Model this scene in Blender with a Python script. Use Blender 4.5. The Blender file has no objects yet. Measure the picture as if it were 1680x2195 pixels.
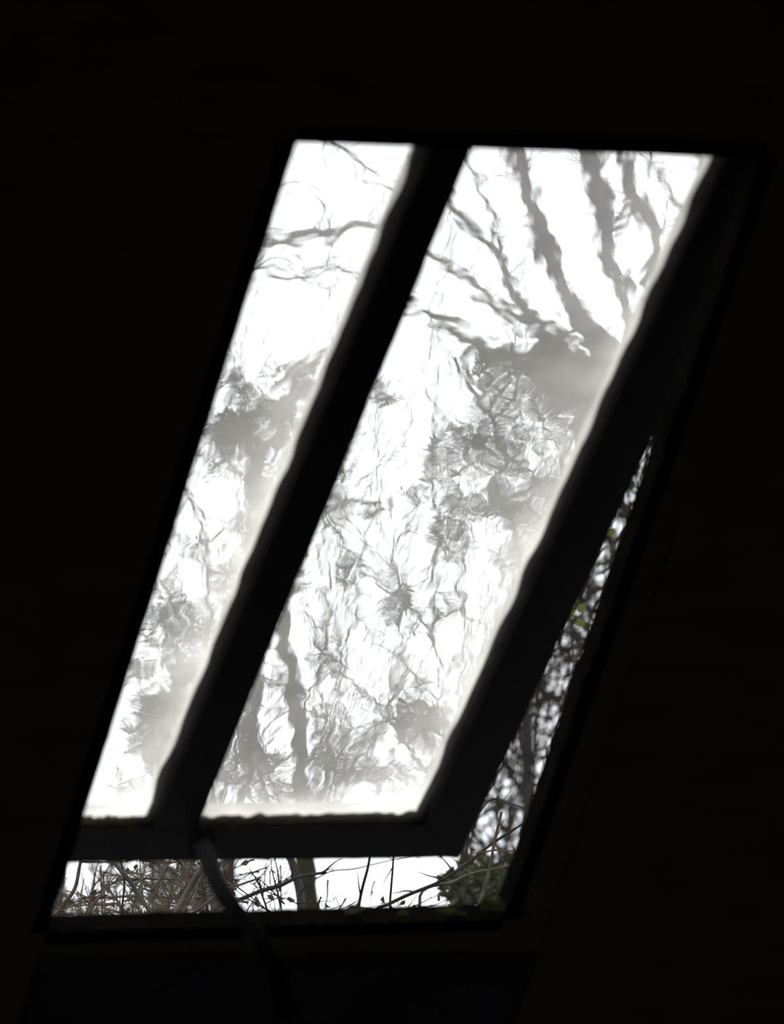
import bpy, math, random
from mathutils import Vector, noise

# ------------------------------------------------------------------ camera
F = 10925.0            # focal length in pixels of a 1680 px wide frame
CX, CY = 840.0, 1097.5
CAMZ = 1.6
scn = bpy.context.scene
cd = bpy.data.cameras.new('camera'); cam = bpy.data.objects.new('camera', cd)
scn.collection.objects.link(cam); scn.camera = cam
cam.location = (0, 0, CAMZ); cam.rotation_euler = (math.radians(90), 0, 0)
cd.sensor_fit = 'HORIZONTAL'; cd.sensor_width = 36.0; cd.lens = F/1680*36
cd.clip_start = 0.1; cd.clip_end = 500
cd.dof.use_dof = True; cd.dof.focus_distance = 8.6; cd.dof.aperture_fstop = 7.6

# ------------------------------------------------------------------ sky, sun, exposure
w = bpy.data.worlds.new('sky'); scn.world = w; w.use_nodes = True
bg = w.node_tree.nodes['Background']
bg.inputs[0].default_value = (0.93, 0.96, 1.0, 1); bg.inputs[1].default_value = 1.7
sd = bpy.data.lights.new('sun', 'SUN'); sd.energy = 1.2; sd.angle = math.radians(1.0); sd.color = (1.0, .93, .82)
sun = bpy.data.objects.new('sun', sd); scn.collection.objects.link(sun)
sun.rotation_euler = Vector((0.30, -0.62, -0.72)).to_track_quat('-Z', 'Y').to_euler()
vs = scn.view_settings
vs.view_transform = 'Standard'; vs.look = 'None'; vs.gamma = 1.0; vs.exposure = 0.0; vs.use_curve_mapping = False

# ------------------------------------------------------------------ helpers
random.seed(7)
col = scn.collection
def P(px, py, d):
    """point seen at pixel (px,py) at depth d along +Y"""
    return Vector(((px-CX)/F*d, d, CAMZ-(py-CY)/F*d))
def ray_plane(px, py, p0, n):
    r = Vector(((px-CX)/F, 1, -(py-CY)/F)); c = Vector((0, 0, CAMZ))
    return c + r*((p0-c).dot(n)/r.dot(n))

def mat(name, base, rough=.8, var=None, scale=20., bump=0., bscale=40., trans=0., stretch=(1, 1, 1), metal=0., spec=.25):
    m = bpy.data.materials.new(name); m.use_nodes = True
    nt = m.node_tree; b = nt.nodes['Principled BSDF']
    b.inputs['Base Color'].default_value = (*base, 1); b.inputs['Roughness'].default_value = rough
    b.inputs['Metallic'].default_value = metal
    b.inputs['Specular IOR Level'].default_value = spec
    tc = nt.nodes.new('ShaderNodeTexCoord'); mp = nt.nodes.new('ShaderNodeMapping')
    mp.inputs['Scale'].default_value = stretch
    nt.links.new(tc.outputs['Object'], mp.inputs[0])
    if var:
        n = nt.nodes.new('ShaderNodeTexNoise'); n.inputs['Scale'].default_value = scale; n.inputs['Detail'].default_value = 5
        r = nt.nodes.new('ShaderNodeValToRGB')
        r.color_ramp.elements[0].position = .35; r.color_ramp.elements[1].position = .65
        r.color_ramp.elements[0].color = (*base, 1); r.color_ramp.elements[1].color = (*var, 1)
        nt.links.new(mp.outputs[0], n.inputs[0]); nt.links.new(n.outputs[0], r.inputs[0])
        nt.links.new(r.outputs[0], b.inputs['Base Color'])
    if bump:
        n2 = nt.nodes.new('ShaderNodeTexNoise'); n2.inputs['Scale'].default_value = bscale; n2.inputs['Detail'].default_value = 6
        bp = nt.nodes.new('ShaderNodeBump'); bp.inputs['Distance'].default_value = bump; bp.inputs['Strength'].default_value = .8
        nt.links.new(mp.outputs[0], n2.inputs[0]); nt.links.new(n2.outputs[0], bp.inputs['Height'])
        nt.links.new(bp.outputs[0], b.inputs['Normal'])
    if trans:
        t = nt.nodes.new('ShaderNodeBsdfTranslucent'); mx = nt.nodes.new('ShaderNodeMixShader')
        t.inputs[0].default_value = (*[min(1, c*1.6) for c in (var or base)], 1)
        mx.inputs[0].default_value = trans
        nt.links.new(b.outputs[0], mx.inputs[1]); nt.links.new(t.outputs[0], mx.inputs[2])
        nt.links.new(mx.outputs[0], nt.nodes['Material Output'].inputs[0])
    return m

M = {
 'boards': mat('stained_boards', (.24, .225, .19), .75, (.30, .28, .23), 6, .002, 30, stretch=(1, 1, 6)),
 'lining': mat('near_black_lining_wood', (.006, .0055, .005), .9, (.010, .009, .008), 12, .002, 60, spec=0.),  # near-black tone with specular off
 'apron': mat('blue_black_paint', (.12, .15, .24), .8, (.10, .125, .20), 5, .001, 40),
 'floor': mat('floor_boards', (.35, .31, .25), .8, (.42, .37, .3), 4, .002, 20),
 'roofing': mat('roofing_felt', (.05, .05, .05), .9, (.07, .07, .065), 8, .002, 80),
 'sash_in': mat('sash_shaded_inner', (.011, .011, .012), .8, (.007, .007, .007), 30, .001, 120),  # room-side faces: indoor shade put into the dark colour
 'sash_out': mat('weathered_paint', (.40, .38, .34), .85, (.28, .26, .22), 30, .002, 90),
 'putty': mat('old_putty', (.34, .32, .28), .9, (.2, .185, .15), 60, .003, 150),
 'metal': mat('dark_blue_iron', (.0015, .0025, .006), .8, (.002, .003, .005), 40, .0005, 200, spec=.04),
 'moss': mat('moss', (.022, .026, .010), .95, (.05, .055, .015), 90),
 'bark': mat('grey_bark', (.034, .030, .026), .9, (.062, .055, .045), 25, .006, 60, stretch=(1, 1, .3)),
 'mossbark': mat('mossy_bark', (.016, .014, .011), .95, (.034, .040, .010), 11, .008, 50, stretch=(1, 1, .4)),
 'paletwig': mat('pale_twig', (.11, .088, .062), .8, (.045, .036, .025), 40, .001, 90),
 'darktwig': mat('dark_twig', (.014, .012, .010), .85, (.035, .028, .02), 30),
 'cane': mat('bramble_bark', (.040, .034, .028), .7, (.085, .072, .055), 20, .001, 90),
 'leaf': mat('evergreen_leaf', (.015, .019, .010), .7, (.032, .038, .014), 8, trans=.15),
 'dryleaf': mat('dry_leaf', (.075, .058, .038), .8, (.04, .03, .02), 12, trans=.2),
 'greenleaf': mat('bright_ivy_leaf', (.05, .065, .012), .6, (.08, .095, .018), 30, trans=.35),
 'ground': mat('leaf_litter_ground', (.05, .04, .025), .95, (.10, .075, .05), 6, .03, 12),
}

class MB:
    def __init__(s): s.v = []; s.f = []; s.mi = []
    def poly(s, idx, mi=0): s.f.append(idx); s.mi.append(mi)
    def tube(s, pts, rad, n=6, cap=True):
        base = len(s.v); k = len(pts)
        up = Vector((.3, .2, 1))
        for i, p in enumerate(pts):
            t = (pts[min(i+1, k-1)]-pts[max(i-1, 0)])
            if t.length < 1e-9: t = Vector((0, 0, 1))
            t.normalize()
            a = t.cross(Vector((0, 1, 0)) if abs(t.y) < .9 else Vector((1, 0, 0))).normalized(); b = t.cross(a)
            for j in range(n):
                an = 2*math.pi*j/n
                s.v.append(p+(a*math.cos(an)+b*math.sin(an))*rad[i])
        for i in range(k-1):
            for j in range(n):
                s.poly([base+i*n+j, base+i*n+(j+1) % n, base+(i+1)*n+(j+1) % n, base+(i+1)*n+j])
        if cap:
            s.poly([base+j for j in range(n)][::-1]); s.poly([base+(k-1)*n+j for j in range(n)])
    def prism(s, a, b, mis=None):
        """polygon a swept to polygon b"""
        n = len(a); o = len(s.v); s.v += list(a)+list(b)
        mis = mis or {}
        s.poly([o+i for i in range(n)][::-1], mis.get('a', 0)); s.poly([o+n+i for i in range(n)], mis.get('b', 0))
        for i in range(n): s.poly([o+i, o+(i+1) % n, o+n+(i+1) % n, o+n+i], mis.get(i, mis.get('side', 0)))
    def leaf(s, c, d, u, L, W, curl=.2):
        o = len(s.v); d = d.normalized(); u = (u-d*u.dot(d)).normalized(); nn = d.cross(u)
        s.v += [c, c+d*L*.35+u*W*.5+nn*curl*W, c+d*L*.75+u*W*.33+nn*curl*W*.6, c+d*L-nn*curl*L*.3,
                c+d*L*.75-u*W*.33+nn*curl*W*.6, c+d*L*.35-u*W*.5+nn*curl*W, c+d*L*.5]
        for i in range(6): s.poly([o+6, o+i, o+(i+1) % 6])
    def blob(s, c, r, seed=0, sc=(1, 1, 1), rough=.35, nu=10, nv=7):
        o = len(s.v)
        for i in range(nv+1):
            th = math.pi*i/nv
            for j in range(nu):
                ph = 2*math.pi*j/nu
                d = Vector((math.sin(th)*math.cos(ph), math.sin(th)*math.sin(ph), math.cos(th)))
                q = r*(1+rough*noise.noise(d*2.3+Vector((seed, seed*1.7, 0))))
                s.v.append(c+Vector((d.x*sc[0], d.y*sc[1], d.z*sc[2]))*q)
        for i in range(nv):
            for j in range(nu):
                s.poly([o+i*nu+j, o+(i+1)*nu+j, o+(i+1)*nu+(j+1) % nu, o+i*nu+(j+1) % nu])
    def build(s, name, mats, parent=None, smooth=False, loc=None):
        if not isinstance(mats, (list, tuple)): mats = [mats]
        me = bpy.data.meshes.new(name)
        o3 = loc or Vector((0, 0, 0))
        if parent is not None and parent.type == 'EMPTY': o3 = Vector(parent.location)
        me.from_pydata([tuple(q-o3) for q in s.v], [], s.f)
        for m_ in mats: me.materials.append(m_)
        me.polygons.foreach_set('material_index', s.mi)
        if smooth: me.polygons.foreach_set('use_smooth', [True]*len(s.f))
        me.update(); ob = bpy.data.objects.new(name, me); col.objects.link(ob)
        if parent is not None:
            ob.parent = parent
        elif loc is not None: ob.location = loc
        return ob
def empty(name, loc, label=None, cat=None, group=None):
    o = bpy.data.objects.new(name, None); col.objects.link(o); o.location = loc; o.empty_display_size = .1
    if label: o['label'] = label
    if cat: o['category'] = cat
    if group: o['group'] = group
    return o
def tag(o, label, cat, group=None):
    o['label'] = label; o['category'] = cat
    if group: o['group'] = group
    return o
def struct(o): o['kind'] = 'structure'; return o
def stuff(o): o['kind'] = 'stuff'; return o

def smooth_path(pts, sub=6):
    out = []; n = len(pts); tg = []
    for i in range(n):
        a = pts[max(i-1, 0)]; b = pts[min(i+1, n-1)]; t = b-a
        L = min([(pts[i]-q).length for q in (a, b) if (pts[i]-q).length > 1e-9] or [0])
        tg.append(t.normalized()*L if t.length > 1e-9 else t)
    for i in range(n-1):
        p, q = pts[i], pts[i+1]
        for k in range(sub):
            t = k/sub; t2 = t*t; t3 = t2*t
            out.append(p*(2*t3-3*t2+1)+tg[i]*(t3-2*t2+t)+q*(3*t2-2*t3)+tg[i+1]*(t3-t2))
    out.append(pts[-1].copy()); return out
def limb(mb, pix, d, wpx, n=8, sub=6, jit=1.0, dd=0.0):
    """pix: [(x,y)], wpx: width in pixels start..end (or list). real tube at depth d"""
    k = len(pix)
    ws = wpx if isinstance(wpx, list) else [wpx[0]+(wpx[1]-wpx[0])*i/(k-1) for i in range(k)]
    pts = [P(x, y, d+dd*i/(k-1)) for i, (x, y) in enumerate(pix)]
    pp = smooth_path(pts, sub); m = len(pp); rr = []
    sc = d/F
    for i in range(m):
        t = i/(m-1)*(k-1); a = min(int(t), k-2); f = t-a
        r = (ws[a]*(1-f)+ws[a+1]*f)*.5*sc
        q = pp[i]*6
        rr.append(r*(1+.18*noise.noise(pp[i]*18)))
        if 0 < i < m-1: pp[i] = pp[i]+Vector((noise.noise(q*3), noise.noise(q*3+Vector((9, 1, 4))), noise.noise(q*3+Vector((2, 7, 1)))))*min(r, 6*sc)*jit
    mb.tube(pp, rr, n)
    return pp, rr
def twig(mb, p, dirn, L, r, depth, wig=.35, n=4):
    segs = 6; pts = [p.copy()]; d = dirn.normalized()
    for i in range(segs):
        d = (d+Vector((random.uniform(-1, 1), random.uniform(-1, 1), random.uniform(-1, 1)))*wig*.5).normalized()
        pts.append(pts[-1]+d*L/segs)
    mb.tube(pts, [r*(1-.75*i/segs) for i in range(segs+1)], n, cap=False)
    if depth > 0:
        for k in range(random.randint(2, 4)):
            i = random.randint(1, segs-1)
            a = (d+Vector((random.uniform(-1, 1), random.uniform(-1, 1)*.6, random.uniform(-1, 1)))*.9).normalized()
            twig(mb, pts[i], a, L*random.uniform(.4, .65), r*(1-.75*i/segs)*.7, depth-1, wig, 3)
    return pts
def twigs_on(mb, path, rad, cnt, Lpx, rpx, d, depth=1):
    sc = d/F
    for _ in range(cnt):
        i = random.randint(1, len(path)-2)
        t = (path[i+1]-path[i-1]).normalized()
        a = (t*.6+Vector((random.uniform(-1, 1), random.uniform(-.6, .6), random.uniform(-1, 1)))).normalized()
        twig(mb, path[i], a, Lpx*sc*random.uniform(.5, 1.2), min(rad[i]*.6, rpx*sc*.5), depth)
def gz(y): return -0.10-.12*max(0., y-7.9)

# ------------------------------------------------------------------ roof geometry (window plane)
A = math.radians(25.0); TH = math.radians(52.9)
Hh = Vector((math.cos(A), math.sin(A), 0)); Nh = Vector((-math.sin(A), math.cos(A), 0))
S = -Nh*math.cos(TH)+Vector((0, 0, math.sin(TH)))      # up the slope (towards the viewer)
N = Nh*math.sin(TH)+Vector((0, 0, math.cos(TH)))       # outward normal
C0 = P(850, 1130, 6.2)
T = .03                                              # lining depth
inn = [ray_plane(x, y, C0, N) for x, y in ((635, 304), (1634, 338), (1080, 1969), (100, 1996))]   # TL TR BR BL
out = [p+N*T for p in inn]
def uv(p): q = p-C0; return q.dot(Hh), q.dot(S)
def RP(u, s, off=0.): return C0+Hh*u+S*s+N*off
FLOOR = 0.0; CEIL = 3.2
s_floor = (FLOOR-C0.z)/math.sin(TH); s_top = (CEIL-C0.z)/math.sin(TH)
U0, U1 = -4.2, 2.4
ring_outer = [(U0, s_top), (U1, s_top), (U1, s_floor), (U0, s_floor)]     # TL TR BR BL
iu = [uv(p) for p in inn]
# sloping roof: four thick pieces round the opening, one ring mesh
mb = MB()
for i in range(4):
    j = (i+1) % 4
    a = [RP(*ring_outer[i]), RP(*ring_outer[j]), RP(*iu[j]), RP(*iu[i])]
    mb.prism(a, [p+N*T for p in a], {'a': 0, 'b': 1, 2: 2})
roof = struct(mb.build('ceiling', [M['boards'], M['roofing'], M['lining']]))
# flat ceiling, floor, walls (inside the loft)
VB = -8.2
def box_local(name, u0, u1, v0, v1, z0, z1, m):
    b = MB(); base = Vector((C0.x, C0.y, 0))
    a = [base+Hh*u+Nh*v+Vector((0, 0, z0)) for u, v in ((u0, v0), (u1, v0), (u1, v1), (u0, v1))]
    b.prism(a, [p+Vector((0, 0, z1-z0)) for p in a]); return struct(b.build(name, m))
v_top = -(CEIL-C0.z)/math.tan(TH); v_floor = (C0.z-FLOOR)/math.tan(TH)
box_local('ceiling', U0, U1, VB, v_top+.05, CEIL, CEIL+.08, M['boards'])
box_local('floor', U0, U1, VB, v_floor+.06, -.08, 0, M['floor'])
box_local('wall_back', U0, U1, VB-.1, VB, 0, CEIL, M['boards'])
for nm, ua, ub in (('wall_left', U0-.1, U0), ('wall_right', U1, U1+.1)):
    b = MB(); base = Vector((C0.x, C0.y, 0)); prof = ((VB, 0), (v_floor+.04, 0), (v_top+.04, CEIL+.04), (VB, CEIL+.04))
    a = [base+Hh*ua+Nh*v+Vector((0, 0, z)) for v, z in prof]
    b.prism(a, [p+Hh*(ub-ua) for p in a]); struct(b.build(nm, M['boards']))
# board below the opening (cool blue-black) and rafters either side
def slope_board(name, pix, t0, t1, m):
    a = [ray_plane(x, y, C0, N) for x, y in pix]
    b = MB(); b.prism([p-N*t1 for p in a], [p-N*t0 for p in a]); return struct(b.build(name, m))
slope_board('trim_1', ((85, 2045), (1150, 2040), (1040, 2420), (-40, 2440)), 0.0, .003, M['apron'])
slope_board('trim_2', ((1490, 1000), (1640, 1000), (1180, 2420), (1030, 2420)), 0.0, .004, M['boards'])
# thin lining strips round the opening, slightly uneven edges
def edge_strip(name, p, q, inward, m, w=.012, t=.012, seed=1., nseg=60, amp=.0016):
    """an uneven strip lying on the lining; its free edge wanders"""
    b = MB()
    for i in range(nseg+1):
        f = i/nseg; c = p.lerp(q, f)
        e = amp*(noise.noise(Vector((f*14, seed, 0)))+.6*noise.noise(Vector((f*50, seed, 3))))
        b.v += [c-N*.002-inward*.02, c-N*.002+inward*e, c+N*T+inward*e, c+N*T-inward*.02]
    for i in range(nseg):
        for j in range(4):
            b.poly([i*4+j, i*4+(j+1) % 4, i*4+4+(j+1) % 4, i*4+4+j])
    b.poly([3, 2, 1, 0]); b.poly([nseg*4+k for k in range(4)])
    return struct(b.build(name, m))
edge_strip('trim_3', inn[0], inn[3], Hh, M['lining'], seed=2.)
edge_strip('trim_4', inn[1], inn[2], -Hh, M['lining'], seed=5., amp=.005)
edge_strip('trim_5', inn[0], inn[1], -S, M['lining'], seed=8., amp=.0008)
edge_strip('trim_6', inn[3], inn[2], S, M['lining'], seed=11., amp=.004)

# ------------------------------------------------------------------ the propped sash
PHI = math.radians(8.0)
hinge = ray_plane(1000, 285, C0, N)+N*T
Sd = (S*math.cos(PHI)-N*math.sin(PHI)).normalized()    # up the sash
Ns = (N*math.cos(PHI)+S*math.sin(PHI)).normalized()
Ns.negate() if Ns.dot(N) < 0 else None
hinge = hinge+N*.004
def SP(px, py, off=0.): return ray_plane(px, py, hinge, Ns)+Ns*off
def lerp2(a, b, t): return (a[0]+(b[0]-a[0])*t, a[1]+(b[1]-a[1])*t)
win = struct(empty('window_1', SP(900, 290)))
win['label'] = 'two-paned wooden roof window sash propped open at the bottom'
def sash_bar(name, e0, e1, seed, depth=.052, wob=2.2, nseg=70, putty=None):
    """e0, e1: the two visible long edges as pixel pairs on the sash plane; outer half is painted pale"""
    b = MB(); m0 = MB()
    for i in range(nseg+1):
        f = i/nseg; a = lerp2(e0[0], e0[1], f); c = lerp2(e1[0], e1[1], f)
        na = wob*(noise.noise(Vector((f*9, seed, 0)))+.7*noise.noise(Vector((f*34, seed, 1)))+.25*noise.noise(Vector((f*110, seed, 1))))
        nc = wob*(noise.noise(Vector((f*9, seed, 5)))+.7*noise.noise(Vector((f*34, seed, 6)))+.25*noise.noise(Vector((f*110, seed, 7))))
        horiz = abs(e0[1][0]-e0[0][0]) > abs(e0[1][1]-e0[0][1])
        A_ = (a[0], a[1]+na) if horiz else (a[0]+na, a[1])
        C_ = (c[0], c[1]+nc) if horiz else (c[0]+nc, c[1])
        pa, pc = SP(*A_), SP(*C_); mid = (pa+pc)/2
        pa2 = pa.lerp(mid, .10)+Ns*depth; pc2 = pc.lerp(mid, .10)+Ns*depth
        b.v += [pa, pc, pc+Ns*.012, pc2, pa2, pa+Ns*.012]
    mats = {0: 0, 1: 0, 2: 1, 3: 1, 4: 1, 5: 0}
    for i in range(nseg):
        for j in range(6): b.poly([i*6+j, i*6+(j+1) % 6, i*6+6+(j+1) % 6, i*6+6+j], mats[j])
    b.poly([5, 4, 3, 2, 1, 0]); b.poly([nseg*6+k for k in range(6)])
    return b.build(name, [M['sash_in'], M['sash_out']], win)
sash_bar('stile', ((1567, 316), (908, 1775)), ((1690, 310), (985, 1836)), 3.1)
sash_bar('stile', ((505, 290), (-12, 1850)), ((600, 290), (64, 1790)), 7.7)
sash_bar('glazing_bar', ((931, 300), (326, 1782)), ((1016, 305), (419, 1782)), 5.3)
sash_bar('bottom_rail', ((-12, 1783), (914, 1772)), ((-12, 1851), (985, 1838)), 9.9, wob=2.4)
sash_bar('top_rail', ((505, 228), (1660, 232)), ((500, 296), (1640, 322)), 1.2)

# glass: real 4 mm panes, wavy old glass with grime and painted edge glow on the outer face
def glass_mat(dirty):
    m = bpy.data.materials.new('old_wavy_glass_grimy' if dirty else 'old_wavy_glass'); m.use_nodes = True
    nt = m.node_tree; nt.nodes.clear(); N_ = nt.nodes.new; L = nt.links.new
    outn = N_('ShaderNodeOutputMaterial'); g = N_('ShaderNodeBsdfGlass')
    g.inputs['Roughness'].default_value = 0.0; g.inputs['IOR'].default_value = 1.5
    tc = N_('ShaderNodeTexCoord'); mp = N_('ShaderNodeMapping'); mp.inputs['Rotation'].default_value = (0, 0, 0)
    L(tc.outputs['UV'], mp.inputs[0])
    # warp the coordinates for swirls
    n0 = N_('ShaderNodeTexNoise'); n0.inputs['Scale'].default_value = 16; n0.inputs['Detail'].default_value = 2
    L(mp.outputs[0], n0.inputs[0])
    vm = N_('ShaderNodeVectorMath'); vm.operation = 'MULTIPLY_ADD'; vm.inputs[1].default_value = (.05,)*3
    L(n0.outputs['Color'], vm.inputs[0]); L(mp.outputs[0], vm.inputs[2])
    hs = []
    def layer(scale, amp, detail, kind='noise', vec=vm.outputs[0]):
        if kind == 'noise':
            n = N_('ShaderNodeTexNoise'); n.inputs['Scale'].default_value = scale; n.inputs['Detail'].default_value = detail
            n.inputs['Roughness'].default_value = .55; o = n.outputs[0]
        else:
            n = N_('ShaderNodeTexVoronoi'); n.feature = 'SMOOTH_F1'; n.inputs['Scale'].default_value = scale
            n.inputs['Smoothness'].default_value = .35; o = n.outputs['Distance']
        L(vec, n.inputs[0])
        mu = N_('ShaderNodeMath'); mu.operation = 'MULTIPLY'; mu.inputs[1].default_value = amp; L(o, mu.inputs[0]); hs.append(mu.outputs[0])
    K = GLASSK
    layer(20, .00040*K, 1.2)
    layer(60, .00004*K, 1.5)
    layer(27, .00022*K, 0, 'vor')
    layer(170, .000012*K, 2)
    acc = hs[0]
    for h in hs[1:]:
        ad = N_('ShaderNodeMath'); L(acc, ad.inputs[0]); L(h, ad.inputs[1]); acc = ad.outputs[0]
    bp = N_('ShaderNodeBump'); bp.inputs['Strength'].default_value = 1; bp.inputs['Distance'].default_value = 1.0
    L(acc, bp.inputs['Height'])
    if dirty:
        L(bp.outputs[0], g.inputs['Normal'])
        tr = N_('ShaderNodeBsdfTranslucent'); tr.inputs[0].default_value = (.80, .78, .735, 1)
        mx = N_('ShaderNodeMixShader'); L(g.outputs[0], mx.inputs[1]); L(tr.outputs[0], mx.inputs[2])
        # thin patchy grime, plus a sunlit glow painted along low and right-hand edges
        at = N_('ShaderNodeAttribute'); at.attribute_name = 'grime_glow'
        nn = N_('ShaderNodeTexNoise'); nn.inputs['Scale'].default_value = 9; nn.inputs['Detail'].default_value = 7; L(mp.outputs[0], nn.inputs[0])
        mr = N_('ShaderNodeMapRange'); mr.inputs[1].default_value = .3; mr.inputs[2].default_value = .75
        mr.inputs[3].default_value = .6; mr.inputs[4].default_value = 1.4; L(nn.outputs[0], mr.inputs[0])
        mm = N_('ShaderNodeMath'); mm.operation = 'MULTIPLY'; mm.use_clamp = True
        L(at.outputs['Fac'], mm.inputs[0]); L(mr.outputs[0], mm.inputs[1]); L(mm.outputs[0], mx.inputs[0])
        L(mx.outputs[0], outn.inputs[0])
    else:
        L(g.outputs[0], outn.inputs[0])
    return m
GLASSK = 0.42
GL_IN, GL_OUT = glass_mat(False), glass_mat(True)
def pane(corners, off=.009, th=.004, nx=26, ny=70):
    """corners TL TR BR BL pixels on the sash plane (hidden in the bars' rebates)"""
    me_v = []; f = []; uvs = []; grime_glow = []
    P4 = [SP(*c, off) for c in corners]
    for side in (0, 1):
        for j in range(ny+1):
            for i in range(nx+1):
                a, b = i/nx, j/ny
                p = (P4[0]*(1-a)+P4[1]*a)*(1-b)+(P4[3]*(1-a)+P4[2]*a)*b
                me_v.append(p+Ns*th*side)
                wpx = (1-a)*(P4[0]-P4[1]).length
                rightd = (1-a)*((P4[0]-P4[1]).length); botd = (1-b)*((P4[0]-P4[3]).length)
                leftd = a*((P4[0]-P4[1]).length)
                g = GR0+GRR*math.exp(-(rightd/GRW)**1.3)*min(1, .35+b)+.75*math.exp(-(botd/.050)**1.8)+.12*math.exp(-(leftd/.02)**1.5)*b+.05*b*b  # edge terms paint the milky glow of sunlit bar sides
                grime_glow.append(min(.95, g))
    nn = (nx+1)*(ny+1)
    def ix(s, i, j): return s*nn+j*(nx+1)+i
    for s in (0, 1):
        for j in range(ny):
            for i in range(nx):
                q = [ix(s, i, j), ix(s, i+1, j), ix(s, i+1, j+1), ix(s, i, j+1)]
                f.append(q if s == 0 else q[::-1])
    nf = len(f)
    for i in range(nx):
        f.append([ix(0, i, 0), ix(1, i, 0), ix(1, i+1, 0), ix(0, i+1, 0)]); f.append([ix(0, i, ny), ix(0, i+1, ny), ix(1, i+1, ny), ix(1, i, ny)])
    for j in range(ny):
        f.append([ix(0, 0, j), ix(0, 0, j+1), ix(1, 0, j+1), ix(1, 0, j)]); f.append([ix(0, nx, j), ix(1, nx, j), ix(1, nx, j+1), ix(0, nx, j+1)])
    me = bpy.data.meshes.new('glass_pane'); lo = Vector(win.location)
    me.from_pydata([tuple(p-lo) for p in me_v], [], f)
    me.materials.append(GL_IN); me.materials.append(GL_OUT)
    me.polygons.foreach_set('material_index', [1 if nf//2 <= k < nf else 0 for k in range(len(f))])
    at = me.attributes.new('grime_glow', 'FLOAT', 'POINT'); at.data.foreach_set('value', grime_glow)
    ul = me.uv_layers.new(name='pane')
    for lp in me.loops:
        p = me_v[lp.vertex_index]; q = p-hinge
        ul.data[lp.index].uv = (q.dot(Hh), q.dot(Sd))
    me.update(); o = bpy.data.objects.new('glass_pane', me); col.objects.link(o); o.parent = win
    # make sure normals point out of the slab
    import bmesh
    bm = bmesh.new(); bm.from_mesh(me); bmesh.ops.recalc_face_normals(bm, faces=bm.faces); bm.to_mesh(me); bm.free()
    return o
GR0, GRR, GRW = .175, .64, .058
pane(((592, 285), (945, 290), (335, 1792), (45, 1792)))
pane(((1002, 290), (1590, 302), (925, 1785), (405, 1790)))
# putty fillets outside the glass: wedge on the side of each bar
def fillet(e, inward, seed, w=.014, h=.020, nseg=60):
    b = MB()
    for i in range(nseg+1):
        f = i/nseg; c = SP(*lerp2(e[0], e[1], f), .0135)
        k = 1+.5*noise.noise(Vector((f*20, seed, 0)))+.3*noise.noise(Vector((f*60, seed, 0)))
        b.v += [c-inward*.004, c+inward*w*k, c+Ns*h*k-inward*.004]
    for i in range(nseg):
        for j in range(3): b.poly([i*3+j, i*3+(j+1) % 3, i*3+3+(j+1) % 3, i*3+3+j])
    b.poly([2, 1, 0]); b.poly([nseg*3+k for k in range(3)])
    return b.build('putty', M['putty'], win)
fillet(((931, 300), (326, 1782)), -Hh, 1.)
fillet(((1567, 316), (908, 1775)), -Hh, 2.)
fillet(((60, 1783), (330, 1782)), Sd, 3., .018)
fillet(((415, 1782), (914, 1772)), Sd, 4., .018)
# lumps of moss and crumbs caught on the sash edges
def tufts(name, spots, parent, m, hair=26):
    b = MB()
    for (x, y, r, pl) in spots:
        c = pl(x, y); rr = r*6.2/F
        b.blob(c, rr*.75, seed=x*.13, rough=.6, nu=8, nv=6)
        for _ in range(hair):
            d = Vector((random.uniform(-1, 1), random.uniform(-.5, .5), random.uniform(-1, 1))).normalized()
            b.tube([c, c+d*rr*random.uniform(.7, 1.7)], [.0005, .00015], 3, False)
    return b.build(name, m, parent)
sp = []
def sedge(e, cnt, r0, r1, bias=0.):
    for _ in range(cnt):
        x, y = lerp2(e[0], e[1], random.random()); sp.append((x+random.uniform(-3, 3)+bias, y+random.uniform(-2, 2), random.uniform(r0, r1), lambda a, b: SP(a, b, .004)))
sedge(((1016, 305), (419, 1782)), 14, 3, 8); sedge(((931, 300), (326, 1782)), 5, 3, 7)
sedge(((90, 1850), (985, 1838)), 34, 2.5, 7); sedge(((1450, 820), (985, 1836)), 16, 3, 8)
for x, y, r in ((283, 1780, 17), (500, 1778, 14), (640, 1778, 7), (930, 495, 9), (885, 650, 8), (795, 655, 6), (735, 770, 6), (975, 1640, 8)): sp.append((x, y, r, lambda a, b: SP(a, b, .004)))
stuff(tufts('moss_crumb', sp, win, M['moss'], 10))

# moss and litter on the sill and jambs: single things
def clump(label, x, y, r, sc=(1.6, 1, .8), seed=0, mt='moss', hair=60, name='moss_clump'):
    c = ray_plane(x, y, C0+N*T*.6, N); rr = r*6.2/F
    b = MB(); b.blob(c, rr, seed=seed, sc=sc, rough=.7, nu=12, nv=9)
    for _ in range(hair):
        d = Vector((random.uniform(-1, 1)*sc[0], random.uniform(-.5, .5), random.uniform(-.4, 1))).normalized()
        q = c+Vector((d.x*sc[0], d.y, d.z*sc[2]))*rr*.5
        b.tube([q, q+d*rr*random.uniform(.5, 1.1)], [.0006, .0002], 3, False)
    o = b.build(name, M[mt], loc=c); return tag(o, label, 'moss', 'moss clumps on the window surround')
clump('low moss lump on the sill right of the mossy trunk', 742, 1972, 15, (2.4, 1, .9), 1)
clump('moss tuft on the sill between the two hanging twigs at its middle', 855, 1962, 11, (2.0, 1, .9), 2)
clump('long low moss ridge on the sill near its right end', 958, 1956, 14, (3.0, 1, .8), 3)
clump('large dark moss heap filling the lower right corner of the opening', 1080, 1945, 34, (1.9, 1, .75), 4, hair=90)
clump('dark moss lump on the right jamb just above the corner heap', 1128, 1830, 16, (1, 1, 1.4), 5)
clump('thin moss patch at the left end of the sill', 135, 1985, 12, (2.2, 1, .7), 6)

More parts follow.
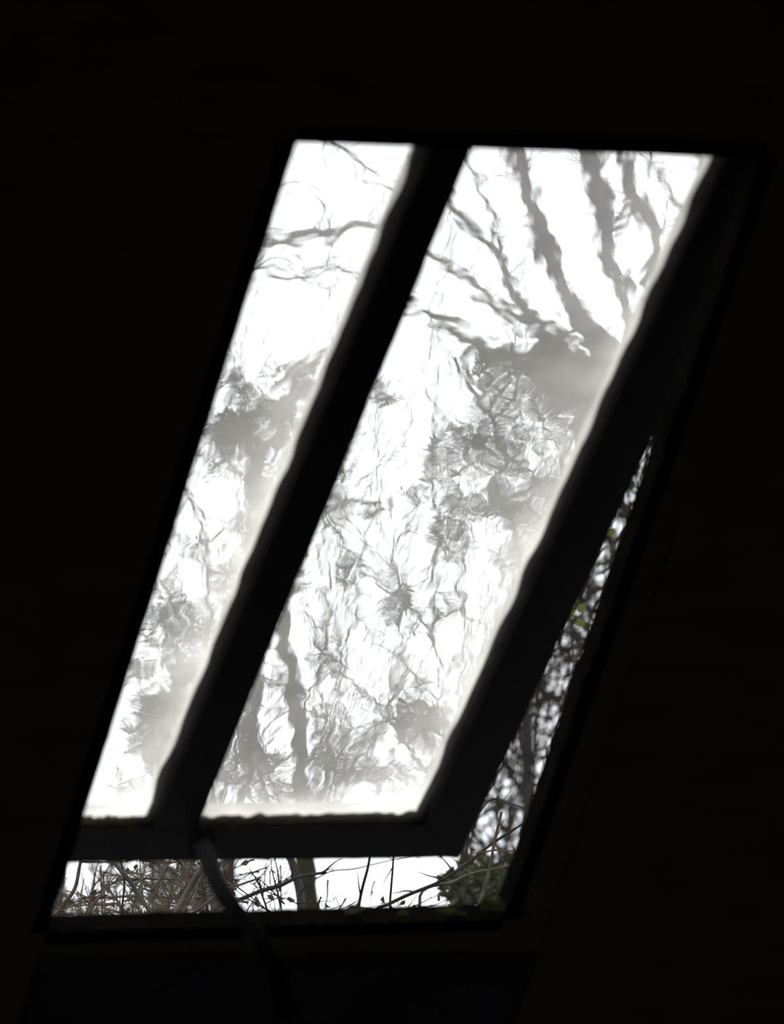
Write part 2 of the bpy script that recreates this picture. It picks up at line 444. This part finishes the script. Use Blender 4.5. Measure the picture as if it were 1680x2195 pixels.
# stay: curved flat iron bar hanging from the bottom rail on the room side
def stay():
    pix = [(428, 1790, 6.22), (440, 1828, 6.16), (455, 1868, 6.08), (476, 1912, 5.98), (508, 1955, 5.88), (552, 2010, 5.78), (590, 2080, 5.72), (612, 2160, 5.70)]
    c = SP(432, 1812, -.004)
    root = empty('window_stay', c, 'dark blue-black iron stay curving down from the bottom rail below the glazing bar', 'window stay')
    pts = smooth_path([P(*q) for q in pix], 5)
    pts[0] = SP(428, 1792, -.003)
    b = MB(); n = len(pts)
    for i, p in enumerate(pts):
        t = (pts[min(i+1, n-1)]-pts[max(i-1, 0)]).normalized(); a = t.cross(Vector((0, 1, 0))).normalized(); nb = t.cross(a).normalized()
        wd = .0105
        b.v += [p+a*wd-nb*.002, p-a*wd-nb*.002, p-a*wd+nb*.002, p+a*wd+nb*.002]
    for i in range(n-1):
        for j in range(4): b.poly([i*4+j, i*4+(j+1) % 4, i*4+4+(j+1) % 4, i*4+4+j])
    b.poly([3, 2, 1, 0]); b.poly([(n-1)*4+k for k in range(4)])
    b.build('bar', M['metal'], root)
    b = MB(); b.blob(pts[-1], .014, 2, (1, .7, 1), .05, 14, 8); b.build('knob', M['metal'], root, True)
    b = MB(); q = SP(432, 1812, 0)
    b.prism([q+Hh*x+Sd*y-Ns*.004 for x, y in ((-.014, -.014), (.014, -.014), (.014, .014), (-.014, .014))], [q+Hh*x+Sd*y for x, y in ((-.014, -.014), (.014, -.014), (.014, .014), (-.014, .014))])
    b.build('mounting_plate', M['metal'], root)
stay()

# ------------------------------------------------------------------ ground outside: falls away from the building
b = MB(); nx, ny = 60, 70
for j in range(ny+1):
    y = 7.95+(j/ny)**1.6*90
    for i in range(nx+1):
        x = -45+90*i/nx; b.v.append(Vector((x, y, gz(y)+.06*noise.noise(Vector((x*.8, y*.8, 0))))))
for j in range(ny):
    for i in range(nx): b.poly([j*(nx+1)+i, j*(nx+1)+i+1, (j+1)*(nx+1)+i+1, (j+1)*(nx+1)+i])
g = b.build('ground', M['ground'], smooth=True); struct(g)

# ------------------------------------------------------------------ trees
def down_to_ground(x, y, d, lean=0):
    """pixel row of the ground below (x) at depth d"""
    return CY+(CAMZ-gz(d)+.05)/d*F
def tree(name, label, d, trunk, tw, limbs=(), twn=20, bark='bark', tl=120, dens=1, group=None, twm='darktwig'):
    gy = down_to_ground(0, 0, d)
    pix = [(trunk[0][0], gy)]+list(trunk)
    base = P(pix[0][0], gy-.05/d*F, d)
    root = empty(name, base, label, 'tree', group)
    b = MB(); ws = [tw[0]*1.5]+[tw[0]+(tw[1]-tw[0])*i/(len(trunk)-1) for i in range(len(trunk))]
    pp, rr = limb(b, pix, d, ws, 12, 7, .8); b.build('trunk', M[bark], root, True)
    tb = MB(); twigs_on(tb, pp[len(pp)//3:], rr[len(pp)//3:], twn//3, tl, 5, d, dens)
    for (px, w0, w1, dd) in limbs:
        b = MB(); p2, r2 = limb(b, px, d, (w0, w1), 8, 6, 1.0, dd); b.build('branch', M[bark], root, True)
        twigs_on(tb, p2, r2, max(3, twn//max(1, len(limbs))), tl, 5, d, dens)
    stuff(tb.build('twigs', M[twm], root))
    return root
# 1 the many-stemmed tree behind the upper right of the glass
tree('forked_tree', 'many-stemmed bare tree fanning out behind the top of the right-hand pane', 13.5,
     [(1440, 1900), (1470, 1500), (1500, 1200), (1480, 1010), (1415, 890), (1358, 805)], (90, 70),
     [([(1352, 810), (1300, 750), (1232, 665), (1180, 560), (1146, 450), (1110, 340), (1080, 200)], 52, 34, .3),
      ([(1345, 820), (1250, 770), (1185, 720), (1110, 640), (1068, 550), (975, 440), (880, 330)], 40, 12, -.3),
      ([(1250, 768), (1190, 728), (1120, 690), (1060, 650), (1000, 600), (930, 545), (850, 500)], 34, 12, .2),
      ([(1330, 830), (1200, 805), (1080, 765), (1000, 712), (880, 655), (760, 640)], 52, 9, .4),
      ([(1355, 800), (1352, 690), (1330, 610), (1302, 540), (1290, 440), (1262, 340), (1240, 200)], 34, 50, .2),
      ([(1300, 560), (1290, 480), (1285, 420), (1268, 350), (1250, 240)], 26, 30, .1),
      ([(1385, 620), (1408, 560), (1398, 490), (1362, 430), (1345, 380), (1330, 300), (1320, 200)], 36, 30, -.2),
      ([(1362, 440), (1330, 475), (1290, 500)], 20, 14, 0),
      ([(1105, 640), (1070, 520), (1020, 380), (1000, 330), (980, 240)], 14, 8, .1),
      ([(1210, 650), (1175, 560), (1150, 420), (1120, 330)], 14, 8, -.1),
      ([(1530, 500), (1455, 440), (1415, 380), (1400, 320), (1395, 220)], 16, 9, .1),
      ([(1600, 430), (1540, 400), (1500, 350), (1480, 280)], 20, 14, .1),
      ([(1240, 700), (1215, 720), (1178, 700), (1160, 740), (1140, 745)], 16, 10, .2)],
     78, tl=120, dens=1)
# 2 the mossy trunk that shows in the gap too
tree('mossy_tree', 'slim mossy trunk standing upright behind the left part of the right-hand pane', 11.0,
     [(658, 2100), (658, 1900), (645, 1700), (638, 1560), (622, 1440), (606, 1350), (612, 1280), (640, 1160), (650, 900)], (47, 26),
     [([(648, 1600), (660, 1500), (690, 1410), (705, 1340), (700, 1250)], 10, 6, .1),
      ([(640, 1640), (700, 1625), (770, 1600), (840, 1560)], 11, 4, .2),
      ([(630, 1480), (560, 1440), (500, 1420)], 9, 4, .1)], 22, 'mossbark', 80)
# 3 tree left of the opening sending branches across the left pane
tree('branching_tree', 'bare tree left of the opening whose crooked branch crosses the left pane', 12.0,
     [(110, 1900), (130, 1400), (230, 900), (330, 560), (400, 300)], (60, 34),
     [([(330, 570), (480, 530), (575, 510), (650, 508), (715, 495), (770, 476), (830, 494), (900, 510)], 30, 12, .1),
      ([(320, 610), (520, 580), (640, 590), (730, 570), (800, 606), (870, 650)], 12, 7, .2),
      ([(400, 300), (560, 240), (700, 290), (745, 330), (800, 375), (880, 425)], 14, 7, .1),
      ([(360, 450), (560, 435), (620, 400), (680, 415), (700, 470), (690, 500)], 4, 3, .1),
      ([(290, 740), (480, 640), (560, 570), (600, 555), (660, 600), (720, 612)], 9, 3, .2)], 40, tl=110)
# 4.. slender saplings behind the middle of the panes
tree('slender_sapling', 'thin crooked sapling rising behind the middle of the right-hand pane', 12.4,
     [(1020, 2000), (985, 1815), (960, 1600), (935, 1380), (860, 1285), (790, 1220), (740, 1170), (700, 1100)], (12, 6),
     [([(935, 1380), (930, 1250), (935, 1130), (925, 990), (940, 900)], 12, 7, .2),
      ([(860, 1285), (845, 1200), (880, 1100), (900, 1040)], 9, 4, .1),
      ([(950, 1500), (860, 1420), (740, 1300)], 7, 3, .1)], 22, tl=110)
tree('slender_sapling', 'slanting sapling crossing low behind the right-hand pane, right of the mossy trunk', 10.6,
     [(1060, 2000), (980, 1800), (930, 1680), (880, 1600), (830, 1545), (780, 1480), (690, 1400), (660, 1300)], (16, 6),
     [([(880, 1600), (900, 1520), (890, 1450)], 8, 4, .1), ([(830, 1545), (760, 1560), (700, 1620)], 7, 3, 0)], 16, tl=90)
tree('slender_sapling', 'dark sapling twisting behind the upper middle of the right-hand pane', 13.0,
     [(1130, 1900), (1125, 1500), (1115, 1200), (1085, 1085), (1050, 1060), (1085, 985), (1060, 900), (1010, 850), (980, 760)], (20, 14),
     [([(1085, 985), (1040, 960), (990, 940), (960, 900)], 16, 7, .1),
      ([(1085, 1085), (1135, 1060), (1150, 1000), (1200, 980)], 14, 6, .1),
      ([(1060, 900), (1100, 850), (1120, 800)], 12, 6, .1)], 26, tl=110)
tree('slender_sapling', 'upright thin sapling behind the lower part of the left pane', 11.5,
     [(455, 1900), (448, 1500), (446, 1300), (446, 1180), (425, 1100), (395, 1050), (380, 1000)], (15, 8),
     [([(446, 1300), (500, 1230), (560, 1150)], 8, 4, .1), ([(440, 1160), (520, 1100), (600, 1080)], 8, 3, .1)], 14, tl=100)
tree('slender_sapling', 'bent sapling behind the middle of the left pane', 12.8,
     [(475, 2000), (500, 1800), (545, 1500), (548, 1100), (545, 1000), (590, 920), (605, 850), (640, 800), (700, 740)], (30, 16),
     [([(548, 1040), (510, 940), (480, 880), (500, 820), (480, 740)], 16, 5, .1), ([(600, 880), (640, 860), (655, 820)], 14, 6, 0)], 18, tl=90)
tree('slender_sapling', 'dark stem pair low behind the left corner of the right-hand pane', 9.8,
     [(648, 2000), (625, 1850), (572, 1740), (562, 1660), (548, 1560), (545, 1450), (560, 1380)], (18, 8),
     [([(572, 1760), (528, 1690), (520, 1600), (500, 1520)], 12, 5, .1), ([(562, 1660), (600, 1630), (560, 1620)], 14, 10, 0)], 24, tl=70)
# far trees
far = [(700, 21, 34), (820, 23, 26), (960, 25, 36), (1130, 22, 24), (560, 24, 30), (400, 22, 22), (1420, 24, 44), (1280, 26, 24), (40, 23, 38), (1580, 22, 30), (80, 26, 40)]
desc = ['behind the top left of the right-hand pane', 'behind the middle of the glazing bar', 'behind the centre of the right-hand pane', 'left of the forked tree', 'behind the left pane, right of its crooked branch',
        'behind the lower left pane', 'behind the right stile', 'behind the fork of the many-stemmed tree', 'beyond the left jamb', 'beyond the top right corner', 'furthest left, beyond the wall of the building']
for (x, d, wdt), ds in zip(far, desc):
    k = random.uniform(-40, 40)
    bx = {700: 655, 820: 650, 960: 1010, 560: 480}.get(x, x)
    bases = [(bx, 2000), (bx, 1820), (x+k, 1500), (x+k*.5, 1150), (x-k, 800), (x+k*.3, 420)]
    lb = []
    for q in range(4):
        yy = random.uniform(950, 1800); sgn = random.choice((-1, 1)); xx = x+k*.5
        lb.append(([(xx, yy), (xx+sgn*70, yy-90), (xx+sgn*150, yy-random.uniform(120, 230)), (xx+sgn*200, yy-330)], wdt*.4, 5, random.uniform(-.6, .6)))
    tree('distant_tree', 'pale distant bare tree '+ds, d, bases, (wdt*.55, wdt*.2), lb, 9, tl=120, dens=1, group='distant trees down the slope')

# ------------------------------------------------------------------ shrubs: leafy masses
def shrub(name, label, bx, d, clumps, leafm='leaf', L=26, W=11, dd=.5, stemm='darktwig', group=None, per=.75, cat='shrub'):
    """clumps: (px,py,rx,ry,count)"""
    cx = sum(c[0] for c in clumps)/len(clumps); gy = down_to_ground(0, 0, d)
    root = empty(name, P(bx, gy-.05/d*F, d), label, cat, group)
    st = MB(); lf = MB(); sc = d/F
    limb(st, [(bx, gy), (bx+6, 2300), (bx-3, 1960), (bx, 1815)], d, (16, 10), 6, 6)
    for (x, y, rx, ry, cnt) in clumps:
        dk = d+random.uniform(-dd, dd)*.6
        x0 = cx+(x-cx)*.5
        pts, rr = limb(st, [(bx, 1815), (bx+(x0-bx)*.6+random.uniform(-20, 20), 1815+(y-1815)*.4), (x, y+ry*.6), (x+random.uniform(-rx, rx)*.5, y-ry*.6)], dk, (6, 2.5), 5, 6)
        for _ in range(int(3+cnt*.02)):
            th = random.uniform(0, 6.283); c = P(x+random.uniform(-.5, .5)*rx, y+random.uniform(-.5, .5)*ry, dk)
            twig(st, c, Vector((math.cos(th), random.uniform(-.4, .4), math.sin(th)+.3)), max(rx, ry)*sc*1.1, 2.2*sc, 1)
        for _ in range(int(cnt*per)):
            th = random.uniform(0, 6.283); r = math.sqrt(random.random())
            c = P(x+rx*r*math.cos(th), y+ry*r*math.sin(th), dk+random.uniform(-dd, dd)*.7)
            q = c-P(x, y, dk)
            dr = (q.normalized()*.7+Vector((random.uniform(-1, 1), random.uniform(-1, 1), random.uniform(-1, 1)))).normalized()
            s = random.uniform(.6, 1.25)
            lf.leaf(c, dr, Vector((random.uniform(-1, 1), random.uniform(-1, 1), random.uniform(-1, 1))), L*s*sc, W*s*sc, random.uniform(-.3, .3))
    stuff(st.build('stems', M[stemm], root)); stuff(lf.build('foliage', M[leafm], root))
    return root
shrub('ivy_mass', 'dense dark ivy mass in the fork of the many-stemmed tree', 1085, 13.4,
      [(1235, 812, 95, 46, 900), (1320, 850, 75, 75, 800), (1180, 770, 50, 26, 200), (1060, 782, 60, 38, 260), (1290, 920, 60, 60, 400), (1205, 860, 60, 50, 260)], L=24, W=13, dd=.15, cat='ivy', per=.9)
shrub('evergreen_shrub', 'dark evergreen shrub behind the upper centre of the right-hand pane', 1010, 12.6,
      [(1100, 850, 60, 50, 110), (1000, 960, 55, 50, 150), (1070, 1000, 50, 40, 110), (1080, 1085, 52, 26, 210), (1000, 1110, 45, 50, 90), (1040, 900, 50, 50, 90), (1110, 940, 40, 40, 60), (975, 1040, 30, 60, 60)], L=34, W=10)
shrub('evergreen_shrub', 'brown-green shrub beside the right stile below the ivy mass', 1140, 14.0,
      [(1180, 1060, 34, 52, 240), (1150, 1160, 60, 50, 200), (1210, 960, 50, 50, 150), (1090, 1190, 30, 30, 40)], L=26, W=12)
shrub('evergreen_shrub', 'sparse leafy shrub hugging the glazing bar on its right side', 655, 12.0,
      [(822, 850, 34, 24, 110), (728, 985, 22, 50, 90), (715, 1078, 36, 18, 90), (795, 1085, 34, 16, 70), (925, 990, 14, 46, 80), (880, 1060, 40, 16, 40), (742, 1215, 12, 46, 60), (865, 1270, 18, 36, 80), (640, 1230, 20, 40, 30)], L=24, W=9)
shrub('evergreen_shrub', 'thin shrub with star-shaped tufts behind the middle of the right-hand pane', 668, 11.4,
      [(860, 1320, 44, 22, 60), (960, 1310, 26, 20, 40), (935, 1140, 12, 34, 70), (700, 1360, 20, 50, 24), (960, 1190, 40, 16, 24), (745, 1240, 14, 40, 30)], L=34, W=7)
shrub('beech_shrub', 'buff dry-leaved shrub low behind the right-hand pane', 1040, 12.2,
      [(900, 1545, 48, 38, 330), (830, 1655, 60, 26, 130), (740, 1650, 40, 20, 60), (940, 1640, 40, 40, 80), (985, 1430, 30, 50, 20)], 'dryleaf', L=28, W=14)
shrub('evergreen_shrub', 'dark low shrub at the lower left of the right-hand pane', 650, 10.8,
      [(555, 1632, 46, 16, 150), (520, 1560, 20, 60, 60), (500, 1640, 20, 50, 60), (700, 1625, 50, 20, 110), (600, 1690, 50, 18, 90), (545, 1480, 24, 40, 50), (690, 1560, 14, 40, 30)], L=26, W=8)
shrub('evergreen_shrub', 'dense grey shrub behind the middle of the left pane', 460, 13.2,
      [(498, 918, 52, 34, 560), (545, 870, 56, 46, 190), (640, 845, 34, 26, 190), (600, 900, 20, 60, 120), (545, 1010, 26, 60, 220), (470, 980, 40, 46, 130), (490, 810, 34, 24, 90), (620, 790, 60, 16, 60), (570, 960, 40, 30, 90)], L=26, W=12)
shrub('evergreen_shrub', 'low spiky shrub behind the lower part of the left pane', 330, 11.6,
      [(370, 1345, 60, 50, 230), (392, 1440, 28, 36, 180), (350, 1525, 56, 44, 400), (320, 1585, 46, 36, 200), (345, 1640, 30, 36, 120), (300, 1430, 30, 30, 70), (450, 1400, 40, 50, 90), (300, 1690, 50, 30, 60)], L=36, W=9, per=1.0)
shrub('beech_shrub', 'buff twiggy shrub behind the left pane beside the glazing bar', 440, 12.4,
      [(485, 1230, 28, 46, 130), (430, 1180, 40, 40, 50), (520, 1160, 40, 40, 60), (360, 1260, 30, 40, 50), (540, 1090, 40, 50, 90)], 'dryleaf', L=24, W=12)
shrub('hedge_bush', 'dark hedge mass beyond the lower right corner of the opening', 1150, 10.4,
      [(985, 1905, 34, 40, 330), (1030, 1880, 40, 40, 330), (1080, 1900, 50, 50, 380), (1150, 1960, 70, 60, 300), (1250, 1900, 90, 90, 300)], L=26, W=16, dd=.3, cat='hedge')

# brambles and thicket in the gaps
def thicket(name, label, d, region, cnt, Lpx, wpx, m, up=1.0, leaves=0, dd=.8, group=None, lm='dryleaf', lpx=18):
    """region: pixel polygon row list [(y, x0, x1)]"""
    gy = down_to_ground(0, 0, d); ys = [r[0] for r in region]
    def rnd():
        y = random.uniform(ys[0], ys[-1])
        for a, c in zip(region, region[1:]):
            if a[0] <= y <= c[0]:
                f = (y-a[0])/(c[0]-a[0]); return random.uniform(a[1]+(c[1]-a[1])*f, a[2]+(c[2]-a[2])*f), y
        return region[0][1], ys[0]
    cx = (region[-1][1]+region[-1][2])/2
    root = empty(name, P(cx, gy-.05/d*F, d), label, 'brambles', group)
    b = MB()
    for k in range(6):
        x, y = rnd(); limb(b, [(cx+random.uniform(-60, 60), gy), (x+random.uniform(-30, 30), (gy+y)/2), (x, y)], d+random.uniform(-dd, dd)*.4, (8, 4), 5, 8)
    for _ in range(cnt):
        x, y = rnd(); dk = d+random.uniform(-dd, dd); th = random.gauss(math.pi/2, .9/up)
        s = dk/F
        twig(b, P(x-math.cos(th)*Lpx*.5, y+math.sin(th)*Lpx*.5, dk), Vector((math.cos(th), random.uniform(-.25, .25), math.sin(th))), Lpx*random.uniform(.6, 1.3)*s, random.uniform(*wpx)*.5*s, 1, .3, 4)
    stuff(b.build('stems', m, root))
    if leaves:
        lf = MB()
        for _ in range(leaves):
            x, y = rnd(); dk = d+random.uniform(-dd, dd); s = dk/F*random.uniform(.5, 1.3)
            lf.leaf(P(x, y, dk), Vector((random.uniform(-1, 1), random.uniform(-.6, .6), random.uniform(-1, 1))), Vector((random.uniform(-1, 1), random.uniform(-1, 1), random.uniform(-1, 1))), lpx*s, lpx*.6*s, random.uniform(-.4, .4))
        stuff(lf.build('dead_leaves', M[lm], root))
    return root
GB = 'bramble thickets outside the window'
thicket('bramble_thicket', 'tangled pale bramble thicket behind the left end of the gap under the sash', 9.2,
        [(1850, 215, 470), (1900, 200, 480), (1960, 110, 480), (2060, 100, 490)], 170, 120, (2, 8), M['paletwig'], .8, 120, .5, GB, lpx=17)
thicket('bramble_thicket', 'dark thicket full of small bright holes further back behind the left of the gap', 13.5,
        [(1840, 230, 470), (1900, 140, 480), (1960, 90, 480), (2060, 90, 490)], 120, 110, (5, 13), M['darktwig'], .35, 70, .8, GB, lpx=34)
thicket('bramble_thicket', 'low dry bramble mat at the bottom left corner of the opening', 9.0,
        [(1925, 105, 470), (1960, 90, 480), (2060, 80, 490)], 90, 70, (2, 6), M['paletwig'], .6, 140, .3, GB, lpx=16)
thicket('bramble_thicket', 'thin dark twigs behind the gap between the stay and the mossy trunk', 9.4,
        [(1840, 470, 640), (1960, 470, 640), (2040, 470, 640)], 44, 110, (2, 6), M['darktwig'], .6, 30, .5, GB, lpx=22)
thicket('bramble_thicket', 'fine twigs low in the gap right of the mossy trunk', 9.3,
        [(1925, 670, 1000), (1960, 670, 1040), (2050, 660, 1040)], 50, 90, (2, 5), M['darktwig'], .5, 60, .4, GB, lpx=16)
thicket('ivy_thicket', 'dense twiggy thicket seen through the slit beside the right stile, upper part', 12.5,
        [(880, 1320, 1460), (1150, 1220, 1420), (1400, 1130, 1340)], 240, 110, (4, 12), M['darktwig'], .45, 130, 1.0, GB, 'leaf', 22)
thicket('ivy_thicket', 'twiggy thicket with bright holes seen through the slit beside the right stile, lower part', 13.0,
        [(1380, 1130, 1340), (1600, 1040, 1240), (1840, 950, 1180)], 165, 120, (4, 12), M['darktwig'], .45, 60, 1.2, GB, 'leaf', 22)

# single canes and twigs that can be told apart in the gap
def cane(name, label, pix, d, w, m='cane', side=3, dd=0., cat='bramble cane', group=None):
    gy = down_to_ground(0, 0, d)
    x0, y0 = pix[0]; x1, y1 = pix[1]
    base = [(x0+(x0-x1)*.8, gy)] if True else []
    px = base+list(pix)
    root = empty(name, P(px[0][0], gy-.05/d*F, d), label, cat, group)
    b = MB(); pp, rr = limb(b, px, d, [w*1.1]+[w*(1-.45*i/max(1, len(pix)-1)) for i in range(len(pix))], 8, 6, .5, dd); b.build('stem', M[m], root, True)
    t = MB()
    for _ in range(side):
        i = random.randint(len(pp)//3, len(pp)-2); s = d/F
        twig(t, pp[i], Vector((random.uniform(-1, 1), random.uniform(-.4, .4), random.uniform(-.2, 1))), 60*s, w*.25*s, 0)
    if side: stuff(t.build('side_twigs', M[m], root))
    return root
GC = 'single canes crossing the gap under the sash'
cane('bramble_cane', 'thick dark cane slanting down to the right in the left part of the gap', [(345, 2010), (322, 1955), (285, 1900), (245, 1850), (200, 1790)], 8.7, 13, 'cane', 1, group=GC)
cane('bramble_cane', 'thickest cane of the gap, slanting up to the right just left of the stay', [(350, 2010), (378, 1958), (402, 1912), (428, 1868), (470, 1800)], 8.6, 17, 'cane', 1, group=GC)
cane('bramble_cane', 'slim pale cane leaning beside the thickest cane, on its right', [(368, 2010), (390, 1960), (412, 1915), (436, 1872), (460, 1830)], 8.8, 6, 'paletwig', 1, group=GC)
cane('bramble_cane', 'upright pale cane between the two thick crossing canes', [(352, 2010), (360, 1950), (368, 1900), (382, 1850), (390, 1800)], 8.9, 8, 'paletwig', 1, group=GC)
cane('bramble_cane', 'short sunlit stub cane at the far left of the gap', [(90, 2010), (132, 1945), (160, 1905), (170, 1860), (178, 1820)], 8.8, 11, 'paletwig', 2, group=GC)
cane('bramble_cane', 'thin upright cane left of the dark slanting cane', [(262, 2010), (262, 1950), (266, 1890), (258, 1840)], 8.7, 6, 'darktwig', 1, group=GC)
cane('bramble_cane', 'thin dark cane leaning left just beside the stay', [(455, 2010), (445, 1955), (435, 1900), (428, 1850)], 8.8, 5, 'darktwig', 2, group=GC)
cane('bramble_cane', 'flat pale cane running up to the right in front of the stay foot', [(380, 1985), (420, 1955), (450, 1930), (490, 1905), (560, 1880)], 8.7, 7, 'paletwig', 1, group=GC)
cane('bare_twig', 'long thin branch sweeping up right across the gap from its middle', [(800, 1962), (840, 1935), (900, 1908), (950, 1885), (1000, 1850), (1060, 1805), (1130, 1760)], 9.0, 9, 'darktwig', 4, group=GC, cat='twig')
cane('bare_twig', 'dark upright twig leaning right, first one right of the mossy trunk', [(755, 2010), (767, 1955), (776, 1905), (790, 1850), (800, 1790)], 8.9, 8, 'darktwig', 2, group=GC, cat='twig')
cane('bare_twig', 'thin straight upright twig near the middle of the right part of the gap', [(842, 2000), (836, 1940), (838, 1900), (842, 1850), (846, 1780)], 8.9, 6, 'darktwig', 2, group=GC, cat='twig')
cane('bare_twig', 'near-level twig running from the mossy trunk towards the upright twigs', [(640, 1925), (700, 1872), (760, 1862), (830, 1846), (900, 1830)], 9.6, 4, 'darktwig', 3, group=GC, cat='twig')
cane('bare_twig', 'twig rising from the stay towards the mossy trunk', [(480, 1960), (540, 1918), (600, 1898), (640, 1880), (700, 1870)], 9.1, 11, 'darktwig', 4, group=GC, cat='twig')
cane('bare_twig', 'short knobbly twig just left of the mossy trunk', [(580, 2000), (572, 1950), (560, 1915), (556, 1890)], 8.7, 5, 'darktwig', 3, group=GC, cat='twig')
cane('bare_twig', 'pair-forked twig below the right end of the sash', [(1010, 2000), (1030, 1930), (1048, 1870), (1060, 1800), (1075, 1740)], 9.0, 9, 'paletwig', 3, group=GC, cat='twig')
cane('bare_twig', 'level pale twig in the dark corner under the right end of the sash', [(900, 1920), (970, 1890), (1010, 1872), (1060, 1862), (1120, 1850)], 9.2, 7, 'paletwig', 1, group=GC, cat='twig')
cane('bare_twig', 'slim twig curving over the slit beside the lower right stile', [(1000, 1800), (1050, 1715), (1090, 1722), (1140, 1735), (1200, 1740)], 9.4, 4, 'darktwig', 2, group=GC, cat='twig')

# a sprig of bright ivy leaves in the slit, and a brown leaf on the sill
spg = empty('ivy_sprig', P(1236, down_to_ground(0, 0, 10.2)-50, 10.2), 'sprig of yellow-green ivy leaves in the slit beside the right stile', 'ivy sprig')
b = MB(); limb(b, [(1236, down_to_ground(0, 0, 10.2)), (1240, 1900), (1228, 1400), (1222, 1330), (1235, 1250), (1262, 1150)], 10.2, (4, 2), 5, 5); b.build('stem', M['darktwig'], spg)
for (x, y, r, a) in ((1226, 1322, 30, 1.9), (1232, 1338, 26, .3), (1238, 1312, 26, .8), (1214, 1312, 22, 2.6), (1228, 1296, 20, 1.2), (1298, 1146, 24, .6), (1300, 1134, 20, 2.1)):
    b = MB(); s = 10.15/F; c = P(x, y, 10.12)
    b.leaf(c, Vector((math.cos(a), -.2, math.sin(a))), Vector((-math.sin(a), .2, math.cos(a))), r*s, r*.8*s, .15); b.build('leaf', M['greenleaf'], spg)
b = MB(); c = ray_plane(735, 1958, C0+N*T*.5, N)
b.leaf(c, Vector((.9, .1, .25)), Vector((-.2, .7, .6)), .030, .018, .3)
tag(b.build('dead_leaf', M['dryleaf'], loc=c), 'curled brown dead leaf on the moss lump of the sill', 'leaf')
